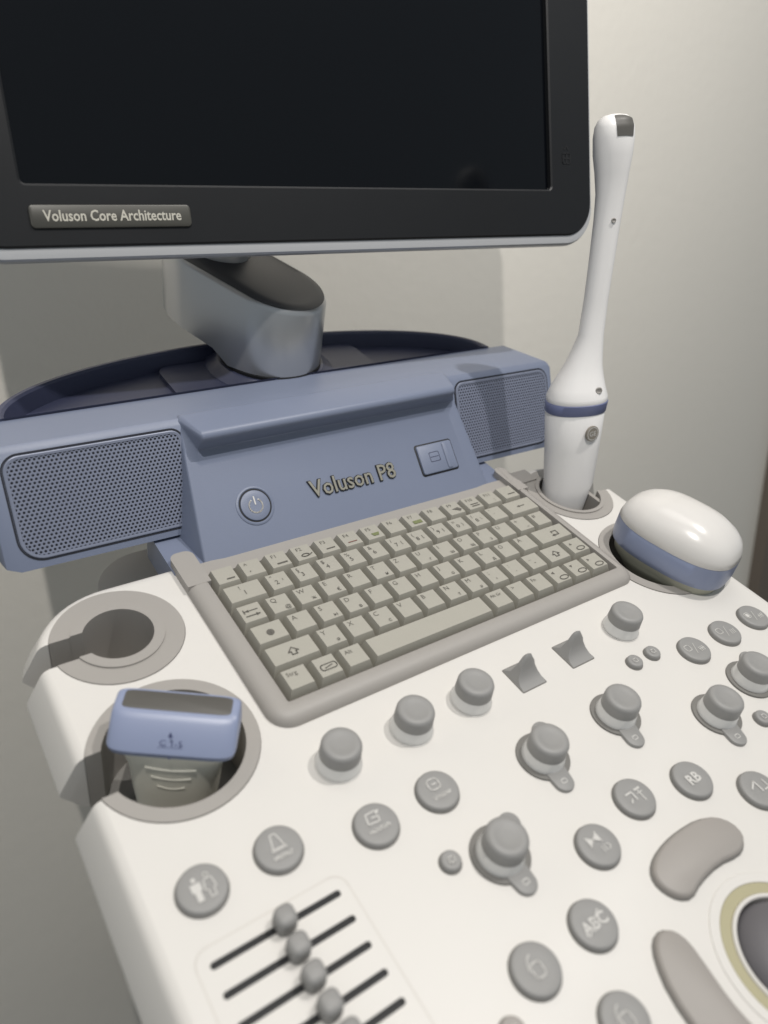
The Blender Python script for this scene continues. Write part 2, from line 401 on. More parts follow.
# --- blue speaker housing
def xprism(profile, x0, x1, bm=None):
    return loops([[(x0, y, z) for y, z in profile], [(x1, y, z) for y, z in profile]], bm=bm)
sp = [(5.52, -.42), (5.62, -.5), (7.2, 3.0), (7.55, 3.3), (10.3, 2.88), (10.6, 2.4), (10.6, 1.2), (8.6, -.3), (6.6, -.6)]
sp = [(5.75, -.22), (7.5, 3.2), (7.75, 3.34), (10.35, 2.88), (10.6, 1.2), (8.6, -.3), (6.6, -.7)]
bm = bmesh.new()
def sec(x, k=1.0):
    cy, cz = 8.2, 1.3
    return [(x, cy + (y - cy) * k + (.02 * (5 - x) if y < 8 else 0), cz + (z - cz) * k) for y, z in sp]
loops([sec(-7.62, .8), sec(-7.5, .93), sec(-7.1, 1), sec(16.98, 1), sec(17.25, .93), sec(17.33, .8)], bm=bm)
bev(bm, .14, 3, 22)
housing = emit(bm, 'speaker_housing', BLUE, machine, 35)
gs = Vector((0, 1.75, 3.42)).normalized()
def grille(x0, x1, mirror):
    F = Frame((5, 5.75, -.22), (1, -.02, 0), gs)
    v0, v1 = .27, 3.76; x0 -= 5; x1 -= 5
    rad = [.42, .42, .42, .42]; rad[1 if not mirror else 0] = .55; rad[2 if not mirror else 3] = .75
    o_ = rrect(x0, x1, v0, v1, rad, 8); i_ = grow(o_, -.1)
    g = bmesh.new()
    # dark groove and raised lip round the perforated sheet
    loops([[F(x, y, z) for x, y in p] for p, z in ((grow(o_, .05), -.1), (grow(o_, .05), .012), (o_, .012), (o_, -.1))], cap0=False, cap1=False, bm=g)
    lip = emit(g, 'speaker_grille', DARKHOLE, housing, 30)
    emit(mapbm(prism(grow(o_, -.01), -.02, .008), lambda x, y, z: F(x, y, z)), 'grille_backing', DARKHOLE, lip)
    s = bmesh.new(); p = .145; R = p / math.sqrt(3); rh = R * .56
    poly = grow(o_, -.1)
    def inside(x, y):
        c_ = False; n = len(poly)
        for i in range(n):
            xa, ya = poly[i]; xb, yb = poly[i - 1]
            if (ya > y) != (yb > y) and x < (xb - xa) * (y - ya) / (yb - ya) + xa: c_ = not c_
        return c_
    j = 0; y = v0
    while y < v1:
        x = x0 + (p / 2 if j % 2 else 0)
        while x < x1:
            if inside(x, y):
                A = [(x + R * cos(pi / 2 + pi / 3 * k), y + R * sin(pi / 2 + pi / 3 * k)) for k in range(6)]
                B = [(x + rh * cos(pi / 2 + pi / 3 * k), y + rh * sin(pi / 2 + pi / 3 * k)) for k in range(6)]
                va = [s.verts.new(F(*q, .045)) for q in A]; vb = [s.verts.new(F(*q, .04)) for q in B]; vc = [s.verts.new(F(*q, .012)) for q in B]
                for k in range(6):
                    m_ = (k + 1) % 6; s.faces.new((va[k], va[m_], vb[m_], vb[k])); s.faces.new((vb[k], vb[m_], vc[m_], vc[k]))
            x += p
        y += p * math.sqrt(3) / 2; j += 1
    po = [q for q in grow(o_, -.14)]
    loops([[F(x, y, z) for x, y in q] for q, z in ((grow(o_, -.03), .0), (grow(o_, -.03), .045), (grow(o_, -.06), .06), (po, .05))], cap0=False, cap1=False, bm=s)
    sh = emit(s, 'perforated_sheet', SHEET, lip, 30)
grille(-7.0, -1.1, False); grille(11.27, 16.85, True)
# --- fascia: brow and sloping plate
s_ = 1.1
def fx(side):      # one side's profile points, side -1 left, 1 right
    c_ = 5.0
    def X(h): return c_ + side * h
    return [Vector(p) for p in ((X(5.85), 4.06, -.36), (X(5.75), 6.72, 2.06), (X(5.75), 6.93, 2.5), (X(5.72), 6.62, 2.93), (X(5.72), 6.56, 3.2), (X(5.72), 6.7, 3.36), (X(6.0), 7.95, 3.44), (X(6.05), 8.5, 3.1), (X(6.0), 8.5, -.4))]
bm = bmesh.new()
A = [bm.verts.new(p) for p in fx(-1)]; B = [bm.verts.new(p) for p in fx(1)]
for i in range(len(A) - 1): bm.faces.new((A[i], B[i], B[i + 1], A[i + 1]))
for side, P_ in ((-1, A), (1, B)):
    h = lambda v: 5 + side * v
    o0 = bm.verts.new((h(6.62), 4.1, -.42)); o1 = bm.verts.new((h(6.2), 7.05, 2.5)); o2 = bm.verts.new((h(6.12), 7.75, 3.3)); o3 = bm.verts.new((h(6.15), 8.5, 3.0))
    o4 = bm.verts.new((h(6.9), 6.3, -.42)); o5 = bm.verts.new((h(6.3), 7.6, 2.2))
    for f in ((P_[0], o0, o1, P_[1]), (P_[1], o1, P_[2]), (P_[2], o1, o2, P_[4], P_[3]), (P_[4], o2, P_[6], P_[5]), (P_[6], o2, o3, P_[7]), (o0, o4, o5, o1), (o1, o5, o2)):
        bm.faces.new(f)
bmesh.ops.triangulate(bm, faces=[f for f in bm.faces if len(f.verts) > 4])
bmesh.ops.recalc_face_normals(bm, faces=bm.faces)
bev(bm, .1, 3, 24)
fascia = emit(bm, 'fascia', BLUE, machine, 35)
b = prism(rrect(-2.75, 12.75, 4.02, 7.0, [.3, .3, .1, .1], 4), -1.6, -.36); bev(b, .06)
emit(b, 'fascia_foot', BLUE, fascia)
PF = Frame((0, 4.06, -.36), (1, 0, 0), (0, 2.89, 2.62))
# power button
pbx, pby = .8, 1.66
bm = mapbm(lathe(0, 0, [(.74, -.05), (.74, .02), (.7, .045), (.66, .045), (.63, .02), (.63, -.03)]), lambda x, y, z: PF(x + pbx, y + pby, z))
pb = emit(bm, 'power_button', BLUE, fascia)
bm = mapbm(lathe(0, 0, [(.64, -.02), (.64, .012)]), lambda x, y, z: PF(x + pbx, y + pby, z)); emit(bm, 'gap_ring', BLACK, pb)
bm = mapbm(disc(0, 0, .575, 0, .07, .05), lambda x, y, z: PF(x + pbx, y + pby, z)); emit(bm, 'button_cap', BLUE, pb)
bm = bmesh.new(); stroke(bm, [(.26 * sin(radians(a)), .26 * cos(radians(a)) - .02) for a in range(35, 330, 6)], .055, .075); stroke(bm, [(0, .32), (0, .04)], .055, .075)
emit(mapbm(bm, lambda x, y, z: PF(x + pbx, y + pby, z)), 'power_symbol', SYMB, pb)
# port cover
bm = mapbm(pad(rrect(8.36, 10.34, 1.1, 2.5, .13, 4), -.05, .012, .01), lambda x, y, z: PF(x, y, z)); pc = emit(bm, 'port_cover', BLACK, fascia)
bm = mapbm(pad(rrect(8.43, 10.27, 1.17, 2.43, .1, 4), 0, .1, .05), lambda x, y, z: PF(x, y, z)); emit(bm, 'cover_lid', BLUE, pc)
bm = mapbm(pad(rrect(9.72, 10.0, 1.22, 2.38, .08, 4), .08, .15, .05), lambda x, y, z: PF(x, y, z)); emit(bm, 'lid_grip', BLUE, pc)
bm = bmesh.new(); stroke(bm, rrect(8.95, 9.45, 1.65, 2.05, .05, 2), .03, .105, closed=True); stroke(bm, [(9.0, 1.85), (9.4, 1.85)], .03, .105)
emit(mapbm(bm, lambda x, y, z: PF(x, y, z)), 'embossed_symbol', NAVY, pc)
# raised lettering
def lettering(F, t, x, y, size, sx, z, m1, m2, parent, bold, ext):
    bm = bmesh.new(); add_text(bm, t, 0, 0, 0, size, sx=sx, bold=bold, extrude=ext)
    o = emit(mapbm(bm, lambda a, b_, c_: F(a + x, b_ + y, c_ + z + ext)), 'raised_lettering', m2, parent, 30)
    bm = bmesh.new(); add_text(bm, t, 0, 0, 0, size, sx=sx, bold=.006, extrude=.01)
    emit(mapbm(bm, lambda a, b_, c_: F(a + x, b_ + y, c_ + z + 2 * ext + .012)), 'letter_faces', m1, o, 30)
tm = text_mesh('Voluson P8', .92); tw = max(v.co.x for v in tm.vertices)
lettering(PF, 'Voluson P8', 3.12, 1.42, .92, 3.95 / tw, .0, BRASS, BLACK, fascia, .035, .03)
# --- tray behind with dark rim
def arc(c_, rx, ry, y0, n=40): return [(c_ + rx * cos(pi * i / n), y0 + ry * sin(pi * i / n)) for i in range(n + 1)]
o_ = arc(4.7, 11.3, 4.0, 10.35) ; i_ = arc(4.7, 10.95, 3.7, 10.35)
bm = loops([[(x, y, z) for x, y in p] for p, z in ((arc(4.7, 8.5, 3.0, 10.3), -.6), (o_, 1.9), (o_, 2.9), (arc(4.7, 11.2, 3.92, 10.35), 2.98), (arc(4.7, 11.05, 3.8, 10.35), 2.98), (i_, 2.9), (arc(4.7, 10.8, 3.55, 10.35), 2.25))])
bm2 = bm; tray = emit(bm2, 'storage_tray', NAVY, machine, 35)
emit(lathe(4.95, 12.4, [(2.9, 2.2), (2.8, 2.5), (2.45, 2.66), (2.3, 2.8)]), 'arm_mount', NAVY, tray)
emit(bev(prism(rrect(.2, 9.8, 10.4, 13.6, .6, 5), 2.15, 2.46), .06), 'tray_platform', NAVY, tray)
# --- monitor arm
C0 = Vector((4.95, 12.4)); dv = Vector((-.5, .866)); Ln = 3.05; r0 = 2.15
nv = Vector((dv.y, -dv.x)); pts = []
a0 = math.atan2(dv.y, dv.x)
for i in range(33): t = a0 + pi / 2 + pi * i / 32; pts.append(C0 + Vector((cos(t), sin(t))) * r0)
for k in (.25, .5, .75): pts.append(C0 + dv * Ln * k - nv * -r0 if False else C0 + dv * Ln * k + nv * r0)
for i in range(25): t = a0 - pi / 2 + pi * i / 24; pts.append(C0 + dv * Ln + Vector((cos(t), sin(t))) * r0)
for k in (.75, .5, .25): pts.append(C0 + dv * Ln * k - nv * r0)
def tt(p): return (p - C0).dot(dv)
def zb(t): return 2.96 if t < .9 else 3.35 + (t - .9) * .26
def ztp(t): return 5.85 + .2 * (t + r0)
cen = C0 + dv * Ln / 2
def shr(p, d):
    t = max(0, min(Ln, tt(p))); q = C0 + dv * t; v = p - q; return q + v * (1 - d / r0)
rings = [[(p.x, p.y, zb(tt(p))) for p in pts]] + [[(shr(p, d).x, shr(p, d).y, ztp(tt(p)) - e) for p in pts] for d, e in ((0, .32), (.08, .14), (.3, .02), (.45, 0))]
bm = loops(rings)
arm = emit(bm, 'monitor_arm', SILVER, machine, 40)
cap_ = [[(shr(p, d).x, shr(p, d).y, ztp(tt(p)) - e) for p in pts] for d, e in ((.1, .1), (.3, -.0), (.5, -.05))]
emit(loops(cap_), 'arm_top_shade', mat('charcoal_arm_shade', (62, 64, 68), .45), arm, 50)  # added dark sheet: paints shade and reflection onto the arm's top face
emit(lathe(C0.x, C0.y, [(r0 + .04, 2.7), (r0 + .04, 2.93), (r0 - .05, 2.95)]), 'arm_gasket', BLACK, arm)
# --- monitor
XM = Vector((0.99454155, -0.10286832, 0.01747062)); UM = Vector((0.02846527, 0.42857574, 0.90305734))
MFr = Frame(Vector((-4.565, 11.22, 10.415)), XM, UM)
MF = lambda x, y, z=0: MFr(x, y, z)
SW, SH = 20.75, 13.1
ob = rrect(-2.15, SW + 2.28, -1.92, SH + 2.0, 1.35, 10)
ib = rrect(-.02, SW + .02, -.02, SH + .02, .12, 10)
bm = loops([[MF(x, y, z) for x, y in p] for p, z in ((ob, -.35), (ob, -.06), (grow(ob, -.06), 0), (grow(ib, .1), -.02), (grow(ib, .03), -.07), (ib, -.3))], cap0=False, cap1=False)
ob2 = rrect(-2.37, SW + 2.44, -2.3, SH + 2.2, 1.5, 10)
sb = loops([[MF(x, y, z) for x, y in p] for p, z in ((ob2, -.22), (grow(ob2, .04), -.4), (ob2, -.8), (grow(ob, -.3), -1.25), (grow(ob, -2.2), -1.9), (grow(ob, -2.6), -2.6))] , cap0=False)
monitor = emit(sb, 'monitor', RIM, machine, 35)
emit(loops([[MF(x, y, z) for x, y in p] for p, z in ((ob2, -.22), (grow(ob2, -.06), -.12), (grow(ob, .03), -.1), (grow(ob, -.6), -.3))], cap0=False, cap1=False), 'silver_rim', RIM, monitor)
emit(bm, 'bezel', BEZEL, monitor, 30)
emit(mapbm(prism(grow(ib, .02), -.3, -.24), lambda x, y, z: MF(x, y, z)), 'screen', GLASS, monitor)
# badge: (30,203)-(189,227) on the lower left bezel
bx0, bx1, by0, by1 = .02, 5.02, -1.37, -.68
bm = mapbm(pad(rrect(bx0, bx1, by0, by1, .14, 5), -.02, .07, .04), lambda x, y, z: MF(x, y, z)); bd = emit(bm, 'badge', PLATE, monitor)
t_ = 'Voluson Core Architecture'; tm = text_mesh(t_, .46); tw = max(v.co.x for v in tm.vertices)
bm = bmesh.new(); add_text(bm, t_, 0, 0, 0, .46, sx=4.25 / tw, bold=.008); emit(mapbm(bm, lambda a, b_, c_: MF(a + .42, b_ - 1.16, .075)), 'badge_lettering', LETTER, bd)
bm = bmesh.new(); stroke(bm, rrect(21.45, 21.85, 1.0, 1.4, .05, 2), .05, 0, closed=True); stroke(bm, [(21.65, 1.0), (21.65, 1.4)], .05, 0); stroke(bm, [(21.45, 1.2), (21.85, 1.2)], .05, 0); stroke(bm, [(21.55, 1.55), (21.65, 1.7), (21.75, 1.55)], .05, 0)
emit(mapbm(bm, lambda x, y, z: MF(x, y, .008)), 'bezel_symbol', BLACK, monitor)
emit(mapbm(bev(box(7.0, 12.5, 2, 8, -5, -2.5), .3, 3), lambda x, y, z: MF(x, y, z)), 'monitor_mount', SILVER, monitor)
nk = loops([[(x, y, z) for x, y in circ(C0.x + dv.x * Ln, C0.y + dv.y * Ln, r)] for r, z in ((1.5, 6.4), (1.4, 10), (1.3, 13.5))]); emit(nk, 'monitor_neck', SILVER, arm)
# --- dials
def dial(cx, cy, collar=False, tabs=()):
    root = emit(disc(cx, cy, .74 if not collar else .8, Z, Z + (.03 if not collar else .07), .02), 'dial', GREYD if collar else GREY, machine) if collar else \
        emit(disc(cx, cy, .67, Z, Z + .03, .01), 'dial', CORE, machine)
    emit(lathe(cx, cy, [(.6, Z + .02), (.64, Z + .05), (.645, Z + .1), (.61, Z + .16), (.585, Z + .4), (.57, Z + .44), (.3, Z + .44)]), 'dial_skirt', CLEAR, root, 40)
    emit(lathe(cx, cy, [(.5, Z + .03), (.5, Z + .4)]), 'dial_core', CORE, root, 40)
    emit(lathe(cx, cy, [(.5, Z + .36), (.575, Z + .38), (.58, Z + .44), (.565, Z + .76), (.535, Z + .83), (.47, Z + .87), (.36, Z + .87), (.3, Z + .85), (.15, Z + .84)]), 'dial_cap', GREY, root, 45)
    for tx, ty in tabs:
        d = Vector((tx - cx, ty - cy)); d.normalize(); s = Vector((-d.y, d.x))
        a = [Vector((tx, ty)) + (d * cos(q) + s * sin(q)) * .31 for q in [radians(-90 + 15 * i) for i in range(13)]]
        c2 = Vector((cx, cy)); p = [tuple(v) for v in a] + [tuple(c2 + d * .55 + s * .34), tuple(c2 + d * .55 - s * .34)]
        emit(pad(p, Z, Z + .12, .05), 'dial_button', GREY, root, 40)
        bm = bmesh.new(); stroke(bm, rrect(tx - .09, tx + .09, ty - .06, ty + .06, .03, 2), .03, Z + .125, closed=True); emit(bm, 'symbol', SYMB, root)
for x in (-1.66, .82, 3.1, 10.12): dial(x, -4.88)
dial(6.88, -7.48, True, [(6.67, -8.42)]); dial(9.98, -9.08, True, [(9.75, -9.98)])
dial(3.67, -7.5, True, [(3.57, -8.43), (4.28, -6.84)]); dial(.56, -9.12, True, [(.6, -10.02), (1.33, -8.62)]); dial(12.45, -8.7, True, [(13.3, -8.1)])
# --- toggles (paddle switches)
def toggle(cx):
    y0, y1 = -5.48, -4.42
    root = emit(pad(rrect(cx - .53, cx + .53, y0, y1, .05, 3), Z, Z + .03, .02), 'paddle_switch', GREYD, machine)
    prof = [(y0 + .03, -.37), (y0 + .25, -.33), (y0 + .42, -.2), (y0 + .52, .02), (y0 + .58, .3), (y0 + .62, .46), (y0 + .68, .5), (y0 + .74, .44), (y0 + .74, .1), (y0 + .8, -.2), (y1 - .03, -.37)]
    n = 12; bm = bmesh.new(); R_ = []
    for y, z in prof:
        k = max(0, (z + .37) / .87); hw = .5 - .22 * min(1, k * 1.8)
        if k > .85: hw -= .1
        R_.append([bm.verts.new((cx + hw * (-1 + 2 * i / n), y, z - (.10 * (abs(-1 + 2 * i / n) ** 3) if k > .6 else 0))) for i in range(n + 1)])
    for a, b_ in zip(R_, R_[1:]):
        for i in range(n): bm.faces.new((a[i], a[i + 1], b_[i + 1], b_[i]))
    for side in (0, n):
        try: bm.faces.new([r[side] for r in R_])
        except ValueError: pass
    emit(bm, 'paddle', GREY, root, 50)
toggle(5.32); toggle(7.6)
# --- push buttons with printed symbols
def button(cx, cy, r=.59, draw=None, m=GREY):
    root = emit(disc(cx, cy, r + .035, Z, Z + .035, .01), 'push_button', GREYD, machine)
    emit(lathe(cx, cy, [(r, Z + .02), (r, Z + .13), (r - .02, Z + .165), (r - .06, Z + .18), (r * .5, Z + .165), (.05, Z + .16)]), 'button_cap', m, root, 50)
    if draw:
        bm = bmesh.new(); draw(bm)
        for v in bm.verts: v.co = Vector((v.co.x + cx, v.co.y + cy, Z + .184))
        emit(bm, 'symbol', SYMB, root)
def person(bm, x, solid, skirt=False):
    if solid:
        blob(bm, [(x + .055 * cos(2 * pi * i / 10), .24 + .06 * sin(2 * pi * i / 10)) for i in range(10)], 0)
        blob(bm, [(x - .12, .15), (x - .12, -.06), (x - .07, -.06), (x - .07, -.3), (x + .07, -.3), (x + .07, -.06), (x + .12, -.06), (x + .12, .15)][::-1], 0)
    else:
        stroke(bm, [(x + .055 * cos(2 * pi * i / 10), .24 + .06 * sin(2 * pi * i / 10)) for i in range(10)], .025, 0, closed=True)
        stroke(bm, [(x - .09, .15), (x - .13, -.1), (x - .06, -.12), (x - .06, -.3), (x + .06, -.3), (x + .06, -.12), (x + .13, -.1), (x + .09, .15)], .03, 0, closed=True)
def words(bm, y=-.26, w=.5):
    random.seed(int(w * 100)); x = -w / 2
    while x < w / 2: stroke(bm, [(x, y), (x, y + .09)], .022, 0); stroke(bm, [(x, y + random.choice([0, .05, .09])), (x + .045, y + random.choice([0, .05, .09]))], .022, 0); x += .062
def d1(bm): person(bm, -.13, True); person(bm, .17, False)
def d2(bm): stroke(bm, [(-.08, .36), (.05, .36), (.14, -.02), (-.16, -.02)], .035, 0, closed=True); stroke(bm, [(-.16, .04), (-.2, -.06), (.18, -.06), (.13, .04)], .03, 0); words(bm, -.28, .46)
def d3(bm): stroke(bm, [(.14, .32), (-.16, .32), (-.22, .05), (.1, .02), (.14, .16), (-.04, .18)], .04, 0); blob(bm, [(.08, .36), (.24, .3), (.12, .2)][::-1], 0); words(bm, -.2, .6)
def d4(bm): stroke(bm, rrect(-.2, .14, .02, .34, .1, 3), .04, 0, closed=True); stroke(bm, [(-.08, .18), (.04, .18)], .04, 0); words(bm, -.24, .52)
def d5(bm):
    blob(bm, [(-.26, .3), (-.26, .02), (-.05, .16)], 0); blob(bm, [(.14, .3), (.14, .02), (-.05, .16)][::-1], 0); stroke(bm, [(-.26, .3), (.14, .02)], .03, 0); stroke(bm, [(-.26, .02), (.14, .3)], .03, 0)
    stroke(bm, [(.0, -.08), (.0, -.24)], .03, 0); stroke(bm, [(.09, -.08), (.09, -.24)], .03, 0); stroke(bm, [(.18, -.08), (.25, -.16), (.18, -.24)], .03, 0)
def d6(bm): add_text(bm, 'ABC', 0, -.14, 0, .4, align='CENTER', bold=.01); stroke(bm, [(-.34, -.18), (.3, .2)], .03, 0)
def d7(bm): stroke(bm, rrect(-.14, .14, -.2, .12, .08, 3), .035, 0, closed=True); stroke(bm, [(-.2, .02), (-.1, .24), (.02, .3)], .03, 0)
def d8(bm): stroke(bm, [(-.24, .16), (-.02, .16), (-.02, -.08)], .05, 0); stroke(bm, [(-.24, -.1), (-.16, -.02)], .04, 0); stroke(bm, [(.12, .16), (.3, .16)], .06, 0); stroke(bm, [(.12, .04), (.3, .04)], .03, 0); stroke(bm, [(.2, .16), (.2, -.22)], .04, 0)
def d9(bm): add_text(bm, 'RB', 0, -.14, 0, .42, align='CENTER', bold=.012)
def d10(bm): stroke(bm, [(-.25, .1), (0, .25), (0, -.1)], .05, 0); stroke(bm, [(.1, -.1), (.3, -.1), (.3, .15)], .04, 0)
def dd(n_):
    def f(bm):
        stroke(bm, [(-.1, -.2), (.1, .2)], .025, 0); stroke(bm, rrect(-.38, -.14, 0, .24, .06, 3), .03, 0, closed=True)
        for i in range(3): stroke(bm, [(.14 + i * .09, -.2), (.14 + i * .09 + .04 * (n_ - 1), -.02)], .03, 0)
        if n_ != 2: stroke(bm, [(.12, -.1), (.36, -.1)], .03, 0)
        if n_ == 3: blob(bm, rrect(-.34, -.18, .04, .2, .03, 2), 0)
    return f
button(-6.2, -6.33, draw=d1); button(-4.24, -6.32, draw=d2); button(-1.8, -6.96, draw=d3); button(.2, -6.94, draw=d4)
button(2.98, -10.27, draw=d5); button(1.34, -11.61, draw=d6); button(-.59, -11.62, draw=d7); button(5.0, -9.81, draw=d8); button(7.05, -10.26, draw=d9); button(8.63, -11.48, draw=d10)
button(11.72, -6.9, .565, draw=dd(1)); button(13.6, -6.89, .565, draw=dd(2)); button(15.44, -6.87, .565, draw=dd(3)); button(.42, -13.39, .57, draw=d7)
def dots(bm): stroke(bm, rrect(-.08, .08, -.07, .07, .02, 2), .025, 0, closed=True)
button(-.71, -8.67, .27, dots); button(9.22, -6.28, .27, dots); button(10.16, -6.28, .27, dots); button(11.25, -9.95, .27, dots); button(-1.86, -12.25, .28, dots, TAUPE)
# --- trackball and key pads round it
cr1 = [(3.72, -11.45), (4.1, -11.25), (4.7, -11.13), (5.33, -11.1), (6.1, -11.15), (6.6, -11.35), (6.88, -11.72), (6.85, -12.1), (6.6, -12.3), (6.25, -12.38), (5.5, -12.25), (4.66, -12.3), (4.1, -12.45), (3.78, -12.3), (3.6, -12.0), (3.57, -11.7)]
o = emit(pad(smoothpoly(cr1[::-1] if False else cr1, 1)[::-1], Z, Z + .2, .1), 'crescent_key', TAUPE, machine, 50)
emit(pad(smoothpoly(grow(cr1[::-1], .045), 1), Z, Z + .03, .01), 'key_gap', GREYD, o)
cr2 = [(2.36, -12.62), (2.72, -12.56), (2.98, -12.75), (3.08, -13.1), (2.98, -13.7), (2.85, -14.4), (2.85, -15.0), (3.0, -15.7), (3.15, -16.3), (2.8, -16.7), (2.3, -16.5), (1.85, -15.6), (1.62, -14.6), (1.75, -13.6), (2.05, -12.95)]
o = emit(pad(smoothpoly(cr2[::-1], 1), Z, Z + .2, .1), 'crescent_key', TAUPE, machine, 50)
emit(pad(smoothpoly(grow(cr2[::-1], .045), 1), Z, Z + .03, .01), 'key_gap', GREYD, o)
def ringo(ro, ri, z0, z1, e=.03, n=72):
    return loops([[(TB[0] + r * cos(2 * pi * i / n), TB[1] + r * sin(2 * pi * i / n), z) for i in range(n)] for r, z in ((ro, z0), (ro, z1 - e), (ro - e, z1), (ri + e, z1), (ri, z1 - e), (ri, z0))], cap0=False, cap1=False)
o = emit(ringo(2.02, 1.76, Z, Z + .03, .015), 'trackball_surround', WHITE, machine)
emit(ringo(1.77, 1.46, -1.2, Z + .02), 'olive_ring', OLIVE, o); emit(ringo(1.47, 1.36, -1.3, Z + .07), 'white_ring', WHITE, o)
n = 20
bl = loops([[(TB[0] + 1.34 * cos(a) * cos(2 * pi * i / 48), TB[1] + 1.34 * cos(a) * sin(2 * pi * i / 48), -.62 + .75 * sin(a)) for i in range(48)] for a in [radians(-60 + 7.4 * k) for k in range(n)]])
emit(bl, 'trackball', BALL, o, 60)
# --- slider bank
sp_ = rrect(-6.98, -3.2, -13.4, -7.5, .35, 6)
bmf = bmesh.new()
stroke(bmf, sp_, .03, Z + .003, closed=True)
bank = emit(bmf, 'slider_bank_outline', mat('faint_outline', (196, 191, 184), .5), machine)
for i, y in enumerate(SLY):
    emit(prism(rrect(SLX0 + .005, SLX1 - .005, y - .08, y + .08, .075, 4), -.99, -.46), 'slider_slot', BLACK, machine)
    kx = -4.93 + random.uniform(-.03, .03) + (.08 if i == 4 else 0)
    ks = emit(box(kx - .08, kx + .08, y - .05, y + .05, -.6, -.2), 'slider_knob', BLACK, machine)
    pts_ = rrect(kx - .26, kx + .26, y - .27, y + .27, .2, 6)
    bm = loops([[(p[0], p[1], z) for p in grow(pts_, g)] for g, z in ((-.06, -.34), (0, -.28), (-.01, -.02), (-.04, .08), (-.12, .12))])
    emit(bm, 'knob_cap', GREY, ks, 50)
# ============================================================ probes
def ell(c_, a, b_, n_, ra, rb, z, e=2.0, n=56, up=Vector((0, 0, 1))):
    out_ = []
    for i in range(n):
        t = 2 * pi * i / n; ca, sa = cos(t), sin(t)
        out_.append(tuple(Vector(c_) + a * (ra * abs(ca) ** (2 / e) * (1 if ca >= 0 else -1)) + b_ * (rb * abs(sa) ** (2 / e) * (1 if sa >= 0 else -1)) + up * z))
    return out_
A_ = Vector((.835, -.55, 0)).normalized(); B_ = Vector((.55, .835, 0)).normalized()
# convex probe in the near left cup
c0 = Vector((-5.22, -2.33, 0))
probe = thing('convex_probe', 'blue headed ultrasound probe with a flat dark lens, upright in the large left cup', 'ultrasound probe', (-5.22, -2.33, -2.6), 'ultrasound probes in their cups')
def stack(rows, c_, e, a=A_, b_=B_): return loops([ell(c_ + Vector(o_), a, b_, None, ra, rb, z, e) for (z, ra, rb, o_) in rows])
emit(stack([(-2.6, 1.1, .7, (0, 0, 0)), (-1.8, 1.18, .74, (0, 0, 0)), (-1.2, 1.22, .74, (0, 0, 0)), (-.8, 1.26, .74, (0, 0, 0)), (-.4, 1.36, .76, (0, 0, 0)), (-.12, 1.5, .8, (0, 0, 0)), (.08, 1.6, .83, (0, 0, 0)), (.16, 1.6, .83, (0, 0, 0))], c0, 3.0), 'probe_handle', PGREEN, probe, 50)
O3 = B_ * .0
def hb(k): return tuple(B_ * k)
hd = emit(stack([(.14, 1.56, .8, hb(0)), (.16, 1.62, .85, hb(0)), (.32, 1.65, .87, hb(0)), (.36, 1.65, .85, hb(.01)), (.85, 1.62, .5, hb(.24)), (.91, 1.59, .41, hb(.28)), (.94, 1.54, .36, hb(.3)), (.945, 1.45, .3, hb(.31))], c0, 7), 'probe_head', PBLUE, probe, 30)
emit(stack([(.9, 1.4, .3, hb(.31)), (.95, 1.4, .3, hb(.31)), (.965, 1.36, .28, hb(.31))], c0, 9), 'probe_lens', LENS, probe, 50)
HF = Frame(c0 - B_ * .85 - Vector((0, 0, .1)), A_, Vector((0, 0, 1)) + B_ * .28)
bm = bmesh.new()
blob(bm, [(-.07, .9), (.07, .9), (0, 1.06)], 0); stroke(bm, [(0, .98), (0, .86)], .03, 0); stroke(bm, [(0, .5), (0, .28)], .03, 0); blob(bm, [(-.06, .36), (0, .22), (.06, .36)][::1], 0)
add_text(bm, 'C 1-5', .02, .62, 0, .26, align='CENTER'); stroke(bm, [(-.3, .585), (.3, .585)], .012, 0)
emit(mapbm(bm, lambda x, y, z: HF(x, y, .10 if y < .5 else .07)), 'orientation_mark', mat('mark_ink', (84, 92, 130), .6), hd)
for zz, w in ((-.3, .66), (-.72, .52), (-1.12, .36)):
    FF = Frame(c0 - B_ * (.755 if zz > -.5 else .735), A_, (0, 0, 1))
    bm = loops([[FF(w * (-1 + 2 * i / 16), zz - .1 + .1 * (1 - (-1 + 2 * i / 16) ** 2) * -1 + dy, dz) for i in range(17)] for dy, dz in ((-.03, 0), (-.015, .022), (.02, .022), (.04, 0))], cap0=False, cap1=False, closed=False)
    emit(bm, 'grip_ridge', PGREEN, probe, 60)
# volume probe in the right cup
c1 = Vector((15.2, -3.0, 0))
vp = thing('volume_probe', 'dome headed probe, glossy white above a slate blue band, lying low in the right cup', 'ultrasound probe', (15.2, -3.0, -2.2), 'ultrasound probes in their cups')
E3 = 2.7
VA = Vector((.22, -.975, 0)).normalized(); VB = Vector((.975, .22, 0)).normalized()
def vstack(rows): return stack([(z, a, b_, (0, 0, 0)) for z, a, b_ in rows], c1, E3, VA, VB)
emit(vstack([(-2.2, 1.1, .9), (-1.2, 1.4, 1.1), (-.8, 1.8, 1.3), (-.45, 2.15, 1.5), (-.1, 2.22, 1.52), (-.03, 2.24, 1.54)]), 'probe_base', mat('probe_base_plastic', (176, 175, 158), .45), vp, 50)
emit(vstack([(-.05, 2.26, 1.56), (0, 2.36, 1.63), (.25, 2.4, 1.66), (.98, 2.4, 1.67), (1.0, 2.36, 1.65)]), 'probe_band', PBLUE, vp, 50)
